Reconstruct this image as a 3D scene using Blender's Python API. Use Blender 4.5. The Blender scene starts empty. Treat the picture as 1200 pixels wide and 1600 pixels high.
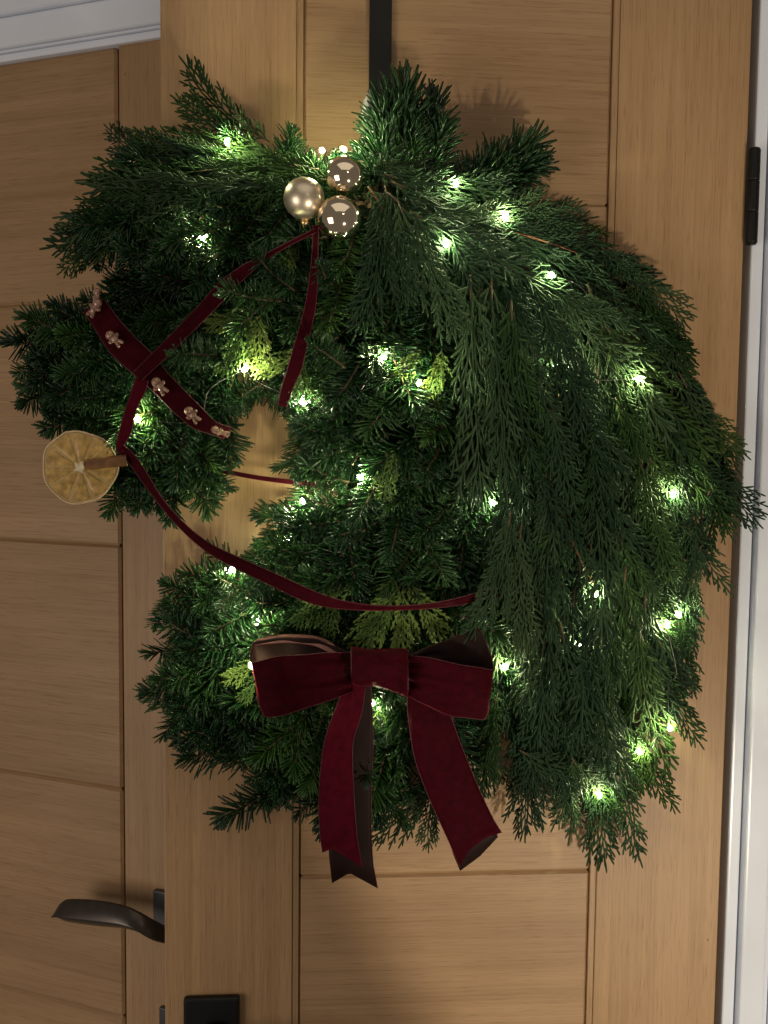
import bpy, bmesh, math, random
from mathutils import Vector, Matrix, noise
random.seed(11)
S = bpy.context.scene
C = S.collection
R = math.radians

# ------------------------------------------------------------------ camera
F_PX, W_PX, H_PX = 1500.0, 1200.0, 1600.0
YAW, PITCH, ROLL, DIST = R(4.2), R(-4.1), R(0.66), 1.2
cam_d = bpy.data.cameras.new('camera')
cam = bpy.data.objects.new('camera', cam_d); C.objects.link(cam)
cam_d.sensor_fit = 'VERTICAL'; cam_d.sensor_height = 24.0
cam_d.lens = F_PX / H_PX * 24.0
cam_d.clip_start = 0.02; cam_d.clip_end = 60
CENTRE = Vector((0, 0, 1.45))
view_dir = Vector((math.sin(YAW) * math.cos(PITCH), math.cos(YAW) * math.cos(PITCH), math.sin(PITCH)))
CAM = CENTRE - view_dir * DIST
rot = view_dir.to_track_quat('-Z', 'Y').to_matrix() @ Matrix.Rotation(ROLL, 3, 'Z')
cam.matrix_world = Matrix.Translation(CAM) @ rot.to_4x4()
S.camera = cam

# ------------------------------------------------------------------ world and lamps
w = bpy.data.worlds.new('World'); S.world = w; w.use_nodes = True
bg = w.node_tree.nodes['Background']
bg.inputs[0].default_value = (1.0, 0.84, 0.68, 1); bg.inputs[1].default_value = 0.105

def aim(o, target):
    o.rotation_euler = (Vector(target) - o.location).to_track_quat('-Z', 'Y').to_euler()

def lamp(name, kind, loc, power, color, target=None, **kw):
    d = bpy.data.lights.new(name, kind); d.energy = power; d.color = color
    for k, v in kw.items(): setattr(d, k, v)
    o = bpy.data.objects.new(name, d); C.objects.link(o); o.location = loc
    if target: aim(o, target)
    return o
# the hall's ceiling fitting: a small ring of warm bulbs above and behind the photographer
for i in range(5):
    a = i / 5 * 2 * math.pi + .3
    lamp('hall_ceiling_bulb', 'POINT', (0.62 + .10 * math.cos(a), -2.05 + .10 * math.sin(a), 2.12), .6, (1.0, .80, .58), shadow_soft_size=.03)
# added spot: its cone edge stands in for a person's shadow on the panel
lamp('added_edge_spot', 'SPOT', (0.8, -1.5, 0.52), 60, (1.0, .86, .66), target=(1.320, 0, 1.341), spot_size=R(92.7), spot_blend=.004, shadow_soft_size=.05)
# the pale ceiling, lit by the fitting
lamp('hall_ceiling_glow', 'AREA', (.1, -1.7, 2.95), 7, (1.0, .88, .72), target=(.1, -1.5, 0), size=2.2)
# light from the next room on the left
lamp('side_room_light', 'AREA', (-1.75, -1.45, .95), 15, (1.0, .88, .76), target=(-.75, .2, 1.05), size=1.1)

S.view_settings.view_transform = 'Standard'; S.view_settings.look = 'None'
S.view_settings.exposure = 0.1; S.view_settings.gamma = 1
S.view_settings.use_curve_mapping = False
S.cycles.use_denoising = True
S.cycles.max_bounces = 6; S.cycles.diffuse_bounces = 3; S.cycles.glossy_bounces = 3
S.cycles.transparent_max_bounces = 4; S.cycles.transmission_bounces = 3
S.cycles.sample_clamp_indirect = 4

# ------------------------------------------------------------------ helpers
def ray(px, py):
    return rot @ Vector(((px - W_PX / 2) / F_PX, -(py - H_PX / 2) / F_PX, -1.0))

def P(px, py, off=0.0):
    """the point `off` metres in front of the door face that stands behind this place of the photograph"""
    d = ray(px, py)
    return CAM + d * ((-off - CAM.y) / d.y)

def tag(o, label=None, cat=None, group=None, kind=None):
    for k, v in (('label', label), ('category', cat), ('group', group), ('kind', kind)):
        if v: o[k] = v
    return o

def empty(name, loc, rz=0):
    o = bpy.data.objects.new(name, None); C.objects.link(o)
    o.location = loc; o.rotation_euler = (0, 0, rz); o.empty_display_size = .02
    return o

def link(name, me, parent=None, local=False):
    o = bpy.data.objects.new(name, me); C.objects.link(o)
    if parent is not None:
        o.parent = parent
        if not local:
            m = Matrix.Identity(4); q = parent
            o.matrix_parent_inverse = Matrix.LocRotScale(q.location, q.rotation_euler, None).inverted() if q.parent is None else Matrix.Identity(4)
    return o

def mesh(name, verts, faces, mats, fmat=None, smooth=True):
    me = bpy.data.meshes.new(name)
    me.from_pydata([tuple(v) for v in verts], [], faces)
    for m in (mats if isinstance(mats, (list, tuple)) else [mats]): me.materials.append(m)
    if fmat: me.polygons.foreach_set('material_index', fmat)
    if smooth: me.polygons.foreach_set('use_smooth', [True] * len(me.polygons))
    me.update()
    return me

def box_mesh(name, lo, hi, mat, bev=0.0, seg=2):
    bm = bmesh.new()
    bmesh.ops.create_cube(bm, size=1)
    for v in bm.verts:
        v.co = Vector([lo[i] + (v.co[i] + .5) * (hi[i] - lo[i]) for i in range(3)])
    if bev: bmesh.ops.bevel(bm, geom=bm.edges[:], offset=bev, segments=seg, profile=.6, affect='EDGES')
    me = bpy.data.meshes.new(name); bm.to_mesh(me); bm.free()
    me.materials.append(mat)
    return me

def tube(pts, rad, n=6, cap=True):
    """verts, faces of a tube along pts; rad a number or list"""
    V, Fc = [], []
    N = len(pts)
    up = None
    for i, p in enumerate(pts):
        t = (pts[min(i + 1, N - 1)] - pts[max(i - 1, 0)])
        t = t.normalized() if t.length > 1e-9 else Vector((1, 0, 0))
        if up is None:
            up = t.orthogonal().normalized()
        up = (up - t * up.dot(t)); up = up.normalized() if up.length > 1e-6 else t.orthogonal().normalized()
        s = t.cross(up)
        r = rad[i] if isinstance(rad, (list, tuple)) else rad
        for k in range(n):
            a = 2 * math.pi * k / n
            V.append(p + up * (math.cos(a) * r) + s * (math.sin(a) * r))
    for i in range(N - 1):
        for k in range(n):
            a, b = i * n + k, i * n + (k + 1) % n
            Fc.append((a, b, b + n, a + n))
    if cap:
        Fc.append(tuple(range(n))[::-1]); Fc.append(tuple(range((N - 1) * n, N * n)))
    return V, Fc

def catmull(pts, n):
    """n samples of a Catmull-Rom spline through equal-length tuples"""
    out = []
    m = len(pts) - 1
    for j in range(n):
        u = j / (n - 1) * m; i = min(int(u), m - 1); t = u - i
        p0, p1, p2, p3 = pts[max(i - 1, 0)], pts[i], pts[i + 1], pts[min(i + 2, m)]
        out.append(tuple(.5 * (2 * b + (c - a) * t + (2 * a - 5 * b + 4 * c - d) * t * t + (-a + 3 * b - 3 * c + d) * t ** 3)
                         for a, b, c, d in zip(p0, p1, p2, p3)))
    return out

def inside(x, y, poly):
    c = False; j = len(poly) - 1
    for i in range(len(poly)):
        xi, yi = poly[i]; xj, yj = poly[j]
        if (yi > y) != (yj > y) and x < (xj - xi) * (y - yi) / (yj - yi) + xi: c = not c
        j = i
    return c

def edge_dist(x, y, poly):
    best = 1e9; j = len(poly) - 1
    for i in range(len(poly)):
        ax, ay = poly[j]; bx, by = poly[i]; dx, dy = bx - ax, by - ay
        t = max(0, min(1, ((x - ax) * dx + (y - ay) * dy) / (dx * dx + dy * dy + 1e-9)))
        best = min(best, math.hypot(x - ax - t * dx, y - ay - t * dy)); j = i
    return best

# ------------------------------------------------------------------ materials
def new_mat(name):
    m = bpy.data.materials.new(name); m.use_nodes = True
    nt = m.node_tree
    return m, nt, nt.nodes['Principled BSDF']

def node(nt, kind, **kw):
    n = nt.nodes.new(kind)
    for k, v in kw.items():
        if k in n.inputs.keys(): n.inputs[k].default_value = v
        else: setattr(n, k, v)
    return n

def ramp(nt, stops):
    r = nt.nodes.new('ShaderNodeValToRGB'); e = r.color_ramp.elements
    e[0].position, e[0].color = stops[0][0], (*stops[0][1], 1)
    e[1].position, e[1].color = stops[-1][0], (*stops[-1][1], 1)
    for p, c in stops[1:-1]:
        k = e.new(p); k.color = (*c, 1)
    return r

def oak(name, along):
    """oak veneer with the grain along the object's x or z axis"""
    m, nt, b = new_mat(name); L = nt.links
    tc = node(nt, 'ShaderNodeTexCoord'); oi = node(nt, 'ShaderNodeObjectInfo')
    off = node(nt, 'ShaderNodeVectorMath', operation='SCALE'); off.inputs[0].default_value = (7.3, 3.1, 5.7)
    L.new(oi.outputs['Random'], off.inputs['Scale'])
    add = node(nt, 'ShaderNodeVectorMath', operation='ADD')
    L.new(tc.outputs['Object'], add.inputs[0]); L.new(off.outputs[0], add.inputs[1])
    def mapped(sl, sc):
        mp = node(nt, 'ShaderNodeMapping')
        mp.inputs['Scale'].default_value = (sl, sc, sc) if along == 'x' else (sc, sc, sl)
        L.new(add.outputs[0], mp.inputs[0]); return mp
    fine = node(nt, 'ShaderNodeTexNoise', Scale=1.0, Detail=5.0, Roughness=.65); L.new(mapped(4, 330).outputs[0], fine.inputs['Vector'])
    mid = node(nt, 'ShaderNodeTexNoise', Scale=1.0, Detail=4.0, Roughness=.55, Distortion=.5); L.new(mapped(1.5, 55).outputs[0], mid.inputs['Vector'])
    big = node(nt, 'ShaderNodeTexNoise', Scale=1.0, Detail=3.0); L.new(mapped(2.4, 7).outputs[0], big.inputs['Vector'])
    pore = node(nt, 'ShaderNodeTexNoise', Scale=1.0, Detail=2.0); L.new(mapped(26, 700).outputs[0], pore.inputs['Vector'])
    knot = node(nt, 'ShaderNodeTexVoronoi', Scale=1.0); L.new(mapped(5.5, 7.5).outputs[0], knot.inputs['Vector'])
    r1 = ramp(nt, [(.25, (.335, .212, .110)), (.5, (.378, .243, .130)), (.75, (.415, .271, .148))]); L.new(mid.outputs['Fac'], r1.inputs[0])
    r2 = ramp(nt, [(.30, (.86, .83, .80)), (.50, (.97, .97, .97)), (.7, (1.06, 1.05, 1.04))]); L.new(fine.outputs['Fac'], r2.inputs[0])
    r3 = ramp(nt, [(.3, (.84, .81, .78)), (.7, (1.08, 1.08, 1.1))]); L.new(big.outputs['Fac'], r3.inputs[0])
    r4 = ramp(nt, [(.33, (.82, .78, .74)), (.44, (1, 1, 1))]); L.new(pore.outputs['Fac'], r4.inputs[0])
    r5 = ramp(nt, [(.004, (.5, .44, .38)), (.014, (1, 1, 1))]); L.new(knot.outputs['Distance'], r5.inputs[0])
    r6 = ramp(nt, [(0, (.90, .88, .86)), (.5, (1.0, 1.0, 1.0)), (1, (1.07, 1.05, 1.0))]); L.new(oi.outputs['Random'], r6.inputs[0])
    col = r1.outputs[0]
    for r in (r2, r3, r4, r5, r6):
        mx = node(nt, 'ShaderNodeMix', data_type='RGBA', blend_type='MULTIPLY'); mx.inputs[0].default_value = 1
        L.new(col, mx.inputs[6]); L.new(r.outputs[0], mx.inputs[7]); col = mx.outputs[2]
    L.new(col, b.inputs['Base Color'])
    b.inputs['Roughness'].default_value = .46
    b.inputs['Specular IOR Level'].default_value = .35
    bp = node(nt, 'ShaderNodeBump', Strength=.22, Distance=.0008)
    L.new(fine.outputs['Fac'], bp.inputs['Height']); L.new(bp.outputs[0], b.inputs['Normal'])
    return m

def plain(name, col, rough=.5, metal=0.0, spec=.5, noise_amt=.12, noise_scale=60, bump=0.0, **kw):
    m, nt, b = new_mat(name); L = nt.links
    tc = node(nt, 'ShaderNodeTexCoord')
    n = node(nt, 'ShaderNodeTexNoise', Scale=noise_scale, Detail=4.0); L.new(tc.outputs['Object'], n.inputs['Vector'])
    lo = tuple(c * (1 - noise_amt) for c in col); hi = tuple(min(1, c * (1 + noise_amt)) for c in col)
    r = ramp(nt, [(.3, lo), (.7, hi)]); L.new(n.outputs['Fac'], r.inputs[0]); L.new(r.outputs[0], b.inputs['Base Color'])
    b.inputs['Roughness'].default_value = rough; b.inputs['Metallic'].default_value = metal
    b.inputs['Specular IOR Level'].default_value = spec
    if bump:
        bp = node(nt, 'ShaderNodeBump', Strength=bump, Distance=.001); L.new(n.outputs['Fac'], bp.inputs['Height']); L.new(bp.outputs[0], b.inputs['Normal'])
    for k, v in kw.items(): b.inputs[k].default_value = v
    return m

def foliage(name, dark, mid, light, rough, trans=.12, scale=90, bump=.0, spec=.45):
    m, nt, b = new_mat(name); L = nt.links
    oi = node(nt, 'ShaderNodeObjectInfo'); tc = node(nt, 'ShaderNodeTexCoord')
    n = node(nt, 'ShaderNodeTexNoise', Scale=scale, Detail=3.0); L.new(tc.outputs['Object'], n.inputs['Vector'])
    ad = node(nt, 'ShaderNodeMath', operation='MULTIPLY_ADD'); ad.inputs[1].default_value = .62; L.new(oi.outputs['Random'], ad.inputs[0])
    sb = node(nt, 'ShaderNodeMath', operation='MULTIPLY'); sb.inputs[1].default_value = .5; L.new(n.outputs['Fac'], sb.inputs[0]); L.new(sb.outputs[0], ad.inputs[2])
    r = ramp(nt, [(.22, dark), (.55, mid), (.95, light)]); L.new(ad.outputs[0], r.inputs[0])
    L.new(r.outputs[0], b.inputs['Base Color'])
    b.inputs['Roughness'].default_value = rough; b.inputs['Specular IOR Level'].default_value = spec
    if bump:
        n2 = node(nt, 'ShaderNodeTexVoronoi', Scale=900.0); L.new(tc.outputs['Object'], n2.inputs['Vector'])
        bp = node(nt, 'ShaderNodeBump', Strength=bump, Distance=.0006); L.new(n2.outputs['Distance'], bp.inputs['Height']); L.new(bp.outputs[0], b.inputs['Normal'])
    if trans:
        t = node(nt, 'ShaderNodeBsdfTranslucent'); L.new(r.outputs[0], t.inputs[0])
        mx = node(nt, 'ShaderNodeMixShader'); mx.inputs[0].default_value = trans
        L.new(b.outputs[0], mx.inputs[1]); L.new(t.outputs[0], mx.inputs[2])
        L.new(mx.outputs[0], nt.nodes['Material Output'].inputs[0])
    return m

M = {}
M['oak_x'] = oak('oak_across', 'x'); M['oak_z'] = oak('oak_upright', 'z')
M['oak_dark'] = plain('oak_shadow_gap', (.05, .026, .011), .6)
M['white'] = plain('white_gloss_paint', (.72, .77, .87), .22, noise_amt=.03, noise_scale=9, bump=.12)
M['black_metal'] = plain('black_steel', (.006, .006, .006), .45, spec=.3, noise_scale=200)
M['bronze'] = plain('dark_bronze', (.052, .042, .035), .26, metal=.5, noise_scale=90)
M['grey_metal'] = plain('grey_steel', (.11, .11, .12), .35, metal=.8)
M['fir'] = foliage('fir_needles', (.007, .027, .010), (.013, .047, .014), (.030, .082, .019), .27, .10)
M['fir_young'] = foliage('young_fir_needles', (.018, .060, .012), (.034, .095, .017), (.06, .135, .024), .3, .12)
M['cyp'] = foliage('cypress_scales', (.009, .027, .012), (.019, .047, .019), (.050, .086, .035), .6, .12, bump=.5, spec=.2)
M['cyp_green'] = foliage('green_cypress_scales', (.011, .035, .008), (.021, .056, .012), (.042, .085, .017), .6, .14, bump=.5, spec=.2)
M['cyp_gold'] = foliage('golden_cypress_scales', (.075, .155, .028), (.125, .21, .038), (.185, .265, .052), .5, .18, bump=.4)
M['twig'] = plain('twig_bark', (.075, .045, .022), .7, noise_scale=300)
M['twig_red'] = plain('red_brown_twig', (.20, .075, .035), .65, noise_scale=300)
M['moss'] = plain('moss_dark_fill', (.012, .018, .008), .95, spec=.05, noise_amt=.6, noise_scale=120, bump=1.0)

def velvet(name, col, tint, sheen=.6, rough=.75, sr=.35):
    m, nt, b = new_mat(name); L = nt.links
    tc = node(nt, 'ShaderNodeTexCoord')
    n = node(nt, 'ShaderNodeTexNoise', Scale=110.0, Detail=6.0, Roughness=.7); L.new(tc.outputs['Object'], n.inputs['Vector'])
    r = ramp(nt, [(.3, tuple(c * .66 for c in col)), (.7, tuple(c * 1.4 for c in col))]); L.new(n.outputs['Fac'], r.inputs[0]); L.new(r.outputs[0], b.inputs['Base Color'])
    f = node(nt, 'ShaderNodeTexNoise', Scale=1500.0, Detail=1.0); L.new(tc.outputs['Object'], f.inputs['Vector'])
    bp = node(nt, 'ShaderNodeBump', Strength=.35, Distance=.0004); L.new(f.outputs['Fac'], bp.inputs['Height']); L.new(bp.outputs[0], b.inputs['Normal'])
    b.inputs['Roughness'].default_value = rough; b.inputs['Specular IOR Level'].default_value = .05
    b.inputs['Sheen Weight'].default_value = sheen; b.inputs['Sheen Roughness'].default_value = sr
    b.inputs['Sheen Tint'].default_value = (*tint, 1)
    return m
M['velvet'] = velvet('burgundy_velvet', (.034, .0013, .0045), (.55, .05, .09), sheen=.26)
M['velvet_lit'] = velvet('burgundy_velvet_lit', (.062, .0025, .0085), (.65, .06, .11), sheen=.32)  # same velvet, lighter: the light falling on it is put into the colour
M['satin_back'] = plain('dark_ribbon_backing', (.016, .006, .005), .6, spec=.15, noise_scale=25)
M['satin_lit'] = plain('lit_ribbon_backing', (.30, .135, .12), .42, noise_scale=25)  # backing where it catches light, the brightness put into the base colour
M['selvedge'] = plain('burgundy_selvedge', (.085, .007, .014), .55, noise_scale=400)
M['champ_gloss'] = plain('champagne_gloss', (.95, .83, .64), .09, metal=1.0, noise_amt=.03, noise_scale=12)
M['champ_matte'] = plain('champagne_matte', (.74, .65, .50), .36, metal=.9, noise_amt=.03, noise_scale=12)
M['gold_cap'] = plain('gold_cap', (.6, .43, .2), .25, metal=1.0)
M['ginger'] = plain('glazed_gingerbread', (.27, .155, .115), .14, metal=.25, noise_amt=.25, noise_scale=120)
M['icing'] = plain('pale_icing', (.55, .4, .34), .2)
M['pith'] = plain('dried_pith', (.49, .34, .135), .65, noise_scale=200, bump=.6)
M['rind'] = plain('dried_rind', (.58, .42, .24), .6, noise_scale=150, bump=.6)
def pulp_mat():
    m = plain('dried_orange_pulp', (.46, .295, .095), .38, noise_amt=.38, noise_scale=130, bump=.9)
    b = m.node_tree.nodes['Principled BSDF']; b.inputs['Subsurface Weight'].default_value = .25
    b.inputs['Subsurface Radius'].default_value = (.004, .002, .0006); return m
M['pulp'] = pulp_mat()
M['core'] = plain('pale_core', (.70, .58, .38), .7, noise_scale=250, bump=.5)
M['cinnamon'] = plain('cinnamon_bark', (.19, .082, .028), .6, noise_amt=.35, noise_scale=110, bump=.5)
M['cinnamon_edge'] = plain('cinnamon_cut_edge', (.42, .23, .12), .7, noise_scale=200)
M['wire'] = plain('silver_wire', (.62, .60, .55), .3, metal=1.0)
M['clip'] = plain('clear_plastic', (.72, .72, .68), .25)
def bulb_mat():
    m, nt, b = new_mat('lit_bulb')
    n = node(nt, 'ShaderNodeTexNoise', Scale=400.0)
    b.inputs['Base Color'].default_value = (1, .95, .8, 1)
    b.inputs['Emission Color'].default_value = (.96, .97, .56, 1); b.inputs['Emission Strength'].default_value = 800
    return m
M['bulb'] = bulb_mat()

# ------------------------------------------------------------------ the front door leaf
zt, zb = P(600, -420).z, P(600, 2000).z
XL, XR = P(254, 800).x, P(1146, 800).x
XP0, XP1 = P(460, 800).x, P(948, 800).x          # panel between the stiles
door = empty('oak_door', (XL, .022, zb))
tag(door, 'large upright oak door that carries the wreath', 'door')
def local_box(name, lo, hi, mat, parent, bev=.002, seg=2):
    """a box object whose origin sits at its own centre"""
    c = Vector([(a + b) / 2 for a, b in zip(lo, hi)])
    me = box_mesh(name, Vector(lo) - c, Vector(hi) - c, mat, bev, seg)
    o = link(name, me, parent); o.location = c
    return o
BEAD = .008
local_box('stile', (XL, 0, zb), (XP0 - .0003, .044, zt), M['oak_z'], door, .0016)
local_box('stile', (XP1 + .0003, 0, zb), (XR, .044, zt), M['oak_z'], door, .0016)
for xa in (XP0, XP1 - BEAD):
    local_box('bead', (xa, .0016, zb), (xa + BEAD, .040, zt), M['oak_z'], door, .0010)
gz = [P(700, y).z for y in (311, 663, 1015, 1367)]
step = (gz[0] - gz[3]) / 3
levels = sorted([gz[0] + step, *gz, gz[3] - step, gz[3] - 2 * step, gz[0] + 2 * step])
for a, b in zip(levels[:-1], levels[1:]):
    local_box('plank', (XP0 + BEAD + .0003, .0032, a + .00003), (XP1 - BEAD - .0003, .040, b - .00003), M['oak_x'], door, .0034, 1)
local_box('core_board', (XP0 - .004, .018, zb + .001), (XP1 + .004, .038, zt - .001), M['oak_dark'], door, 0)

# latch furniture at the foot of the picture
fx0, fx1, fz1 = P(288, 1560).x, P(375, 1560).x, P(330, 1560, .01).z
hand = local_box('handle_plate', (fx0, -.011, fz1 - .16), (fx1, .0, fz1), M['black_metal'], door, .004, 3)
bc = P(334, 1622, .012)
V, Fc = tube([Vector((bc.x, -.008, bc.z)), Vector((bc.x, -.022, bc.z)), Vector((bc.x, -.024, bc.z))], [.021, .021, .018], 24)
link('handle_boss', mesh('handle_boss', V, Fc, M['black_metal']), door)
V, Fc = tube([Vector((bc.x, -.022, bc.z)), Vector((bc.x, -.045, bc.z)), Vector((bc.x + .02, -.055, bc.z)), Vector((bc.x + .075, -.052, bc.z - .004)), Vector((bc.x + .12, -.05, bc.z - .004))], [.009, .009, .010, .010, .009], 12)
link('handle_lever', mesh('handle_lever', V, Fc, M['black_metal']), door)

# hinge on the right edge
hx = P(1173, 308).x
hz0, hz1 = P(1170, 382).z, P(1170, 236).z
hb = (XR + .0025)
n_k = 3
for k in range(n_k):
    za, zc = hz0 + (hz1 - hz0) * k / n_k + .0002, hz0 + (hz1 - hz0) * (k + 1) / n_k - .0002
    pts = [Vector((hb + .004, -.007, z)) for z in (za, za + .002, zc - .002, zc)]
    V, Fc = tube(pts, [.0072, .0076, .0076, .0072], 18)
    link('hinge_knuckle', mesh('hinge_knuckle', V, Fc, M['black_metal']), door)
for zz, s in ((hz1, 1), (hz0, -1)):
    V, Fc = tube([Vector((hb + .004, -.007, zz)), Vector((hb + .004, -.007, zz + s * .001)), Vector((hb + .004, -.007, zz + s * .0018))], [.0068, .0066, .0055], 14)
    link('hinge_finial', mesh('hinge_finial', V, Fc, M['black_metal']), door)

# white door frame on the right
frame = empty('door_frame', (XR + .05, .03, zb)); tag(frame, kind='structure')
gx = XR + .0135
local_box('frame_lip', (gx, .006, zb), (gx + .016, .06, zt), M['white'], frame, .003, 3)
local_box('architrave', (gx + .0185, -.004, zb), (gx + .052, .055, zt), M['white'], frame, .004, 4)
local_box('architrave_fillet', (gx + .0525, .002, zb), (gx + .060, .052, zt), M['white'], frame, .002, 2)
local_box('architrave_band', (gx + .0605, -.010, zb), (gx + .13, .053, zt), M['white'], frame, .006, 4)
local_box('rebate', (XR + .0008, .046, zb), (gx - .0005, .07, zt), M['oak_dark'], frame, 0)  # brown-black strip: the shade of the gap is put into its colour

# ------------------------------------------------------------------ the second door, standing at an angle behind
A2 = R(24.4)
o2 = P(252, 800, -.13)
door2 = empty('oak_door', (o2.x, o2.y, 0), -A2)
tag(door2, 'plain oak door at an angle behind, with dark bronze lever handle', 'door')
n2 = Vector((-math.sin(A2), -math.cos(A2), 0)); t2 = Vector((math.cos(A2), -math.sin(A2), 0))
def L2(px, py, off=0.0):
    """coordinates (along, -off, height) on the second door's face"""
    d = ray(px, py); q = o2 + n2 * off
    h = CAM + d * ((q - CAM).dot(n2) / d.dot(n2))
    r = h - Vector((o2.x, o2.y, 0))
    return Vector((r.dot(t2), -off, h.z))
def box2(name, lo, hi, mat, parent, bev=.002, seg=2):
    c = Vector([(a + b) / 2 for a, b in zip(lo, hi)])
    o = link(name, box_mesh(name, Vector(lo) - c, Vector(hi) - c, mat, bev, seg), parent, local=True); o.location = c
    return o
xs = L2(191, 800).x
top2 = L2(100, 82).z; x_far = L2(-260, 800).x
z2b = zb
ys = sorted([L2(100, y).z for y in (472, 848, 1221, 1568)])
stp = (ys[-1] - ys[0]) / 3
lv = [ys[0] - 2 * stp, ys[0] - stp] + ys + [top2]
for a, b in zip(lv[:-1], lv[1:]):
    box2('plank', (x_far, .0028, a + .00003), (xs - .0062, .04, b - .00003), M['oak_x'], door2, .0036, 1)
box2('stile', (xs, 0, z2b), (xs + .13, .044, top2), M['oak_z'], door2, .0016)
box2('core_board', (x_far, .012, z2b), (xs + .002, .036, top2 - .001), M['oak_dark'], door2, 0)
# lever handle of the second door
lev = empty('lever_handle', (0, 0, 0)); lev.parent = door2
pl0, pl1 = L2(240, 1390, .006), L2(240, 1466, .006)
plate = box2('backplate', (pl0.x, -.008, pl1.z), (pl0.x + .045, -.0003, pl0.z), M['grey_metal'], lev, .002, 3)
lo = L2(250, 1572, .004)
box2('keyhole_plate', (lo.x, -.007, lo.z - .06), (lo.x + .045, -.0003, lo.z), M['grey_metal'], lev, .002, 3)
secs = [(84.5, 1429, 3, .058), (87, 1427, 8, .058), (93, 1424.5, 13, .059), (105, 1425, 18, .060), (147, 1429, 20, .060), (190, 1435, 17.5, .059), (216, 1444, 15, .055), (237, 1456, 15, .047), (256, 1463, 13, .036), (272, 1464, 12, .024), (280, 1464, 12, .008)]
sv = catmull(secs, 34)
V, Fc = [], []
prof = [(-1, -.75), (-.98, -.45), (-.9, -.28), (.18, .72), (.34, .8), (.46, .72), (.92, -.1), (1, -.35), (.95, -.8), (.7, -.95), (-.8, -.95)]
for (cx, cy, hh, of) in sv:
    c = L2(cx, cy, of); k = hh * .00088
    for (u, v) in prof:
        V.append(c + Vector((0, -v * .009, -u * k)))
n = len(prof)
for i in range(len(sv) - 1):
    for k in range(n):
        a, b = i * n + k, i * n + (k + 1) % n
        Fc.append((a, a + n, b + n, b))
Fc.append(tuple(range(n))); Fc.append(tuple(range((len(sv) - 1) * n, len(sv) * n))[::-1])
link('lever', mesh('lever', V, Fc, M['bronze']), lev, local=True)

# white head of the second door's frame
fr2 = empty('door_frame', (o2.x, o2.y, top2), -A2); tag(fr2, kind='structure')
def box2f(name, lo, hi, bev, m='white'):
    c = Vector([(a + b) / 2 for a, b in zip(lo, hi)])
    o = link(name, box_mesh(name, Vector(lo) - c, Vector(hi) - c, M[m], bev, 3), fr2, local=True); o.location = c
xr2 = .10
hz = top2
def hh2(py): return L2(100, py, .012).z - hz
box2f('frame_lip', (x_far, -.006, hh2(78)), (xr2, .05, hh2(66)), .002)
box2f('architrave_fillet', (x_far, -.010, hh2(65.5)), (xr2, .05, hh2(61.5)), .001)
box2f('architrave', (x_far, -.016, hh2(61)), (xr2, .05, hh2(12)), .004)
box2f('architrave_band', (x_far, -.024, hh2(11.5)), (xr2, .05, hh2(-90)), .006)
box2f('rebate', (x_far, .03, .0008), (xr2, .055, hh2(70)), 0, 'oak_dark')  # dark strip under the head, shade of the gap painted in

# ------------------------------------------------------------------ wreath: shapes of the greenery
UNIT = .1       # every sprig mesh is built 10 cm long
def needle(V, Fc, FM, base, d, up, ln, wd, mi, rnd, curve):
    d = d.normalized(); s = d.cross(up)
    s = s.normalized() if s.length > 1e-6 else d.orthogonal().normalized()
    n = s.cross(d)
    i0 = len(V)
    for t, k in ((0, .45), (.22, 1.0), (.72, .98), (.95, .62)):
        c = base + d * (ln * t) + n * (curve * ln * t * t)
        hw = wd * k * .5; th = wd * .17 * k
        V.extend((c + s * hw, c + n * th, c - s * hw, c - n * th))
    for r in range(3):
        for k in range(4):
            a, b = i0 + r * 4 + k, i0 + r * 4 + (k + 1) % 4
            Fc.append((a, b, b + 4, a + 4)); FM.append(mi)
    Fc.append((i0 + 12, i0 + 13, i0 + 14, i0 + 15)); FM.append(mi)

def fir_shoot(V, Fc, FM, rng, origin, ax, nz, L, brush, dens=1.0, nl=.032):
    """one fir shoot: bark twig and flat needles set like a comb (brush: all round)"""
    side = nz.cross(ax).normalized()
    bend = rng.uniform(-.18, .18); rise = rng.uniform(-.05, .15)
    def pos(t): return origin + ax * (L * t) + side * (bend * L * t * t) + nz * (rise * L * t * t)
    pts = [pos(i / 5) for i in range(6)]
    tv, tf = tube(pts, [.0017 - .0008 * i / 5 for i in range(6)], 5)
    k0 = len(V); V.extend(tv); Fc.extend(tuple(i + k0 for i in f) for f in tf); FM.extend([1] * len(tf))
    N = int(L / (.00105 if brush else .0012) * dens)
    for j in range(N):
        t = (j + rng.random()) / N * .93 + .07
        p = pos(t); tg = (pos(min(1, t + .02)) - pos(t - .02)).normalized()
        sd = 1 if j % 2 else -1
        if brush: phi = rng.uniform(-125, 125)
        else:
            phi = sd * (rng.gauss(72, 24) if rng.random() < .82 else rng.uniform(0, 60))
        phi = R(phi)
        rad = nz * math.cos(phi) + side * math.sin(phi)
        spread = R(rng.gauss(62 if not brush else 50, 9)) * (1 - .60 * max(0, (t - .72) / .28) ** 1.5)
        d = tg * math.cos(spread) + rad * math.sin(spread)
        ln = nl * rng.uniform(.78, 1.08) * (1 - .22 * max(0, (t - .6) / .4)) * (.72 + .28 * min(1, t / .25))
        needle(V, Fc, FM, p, d, (nz + rad * .35).normalized(), ln, rng.uniform(.0021, .0028), 0, rng, rng.uniform(-.16, .04))
    for j in range(7):                                   # tuft and bud at the tip
        phi = rng.uniform(0, 2 * math.pi); rad = nz * math.cos(phi) + side * math.sin(phi); sp = R(rng.uniform(8, 28))
        needle(V, Fc, FM, pos(.99), ax * math.cos(sp) + rad * math.sin(sp), nz, nl * rng.uniform(.55, .8), .0026, 0, rng, 0)

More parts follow.
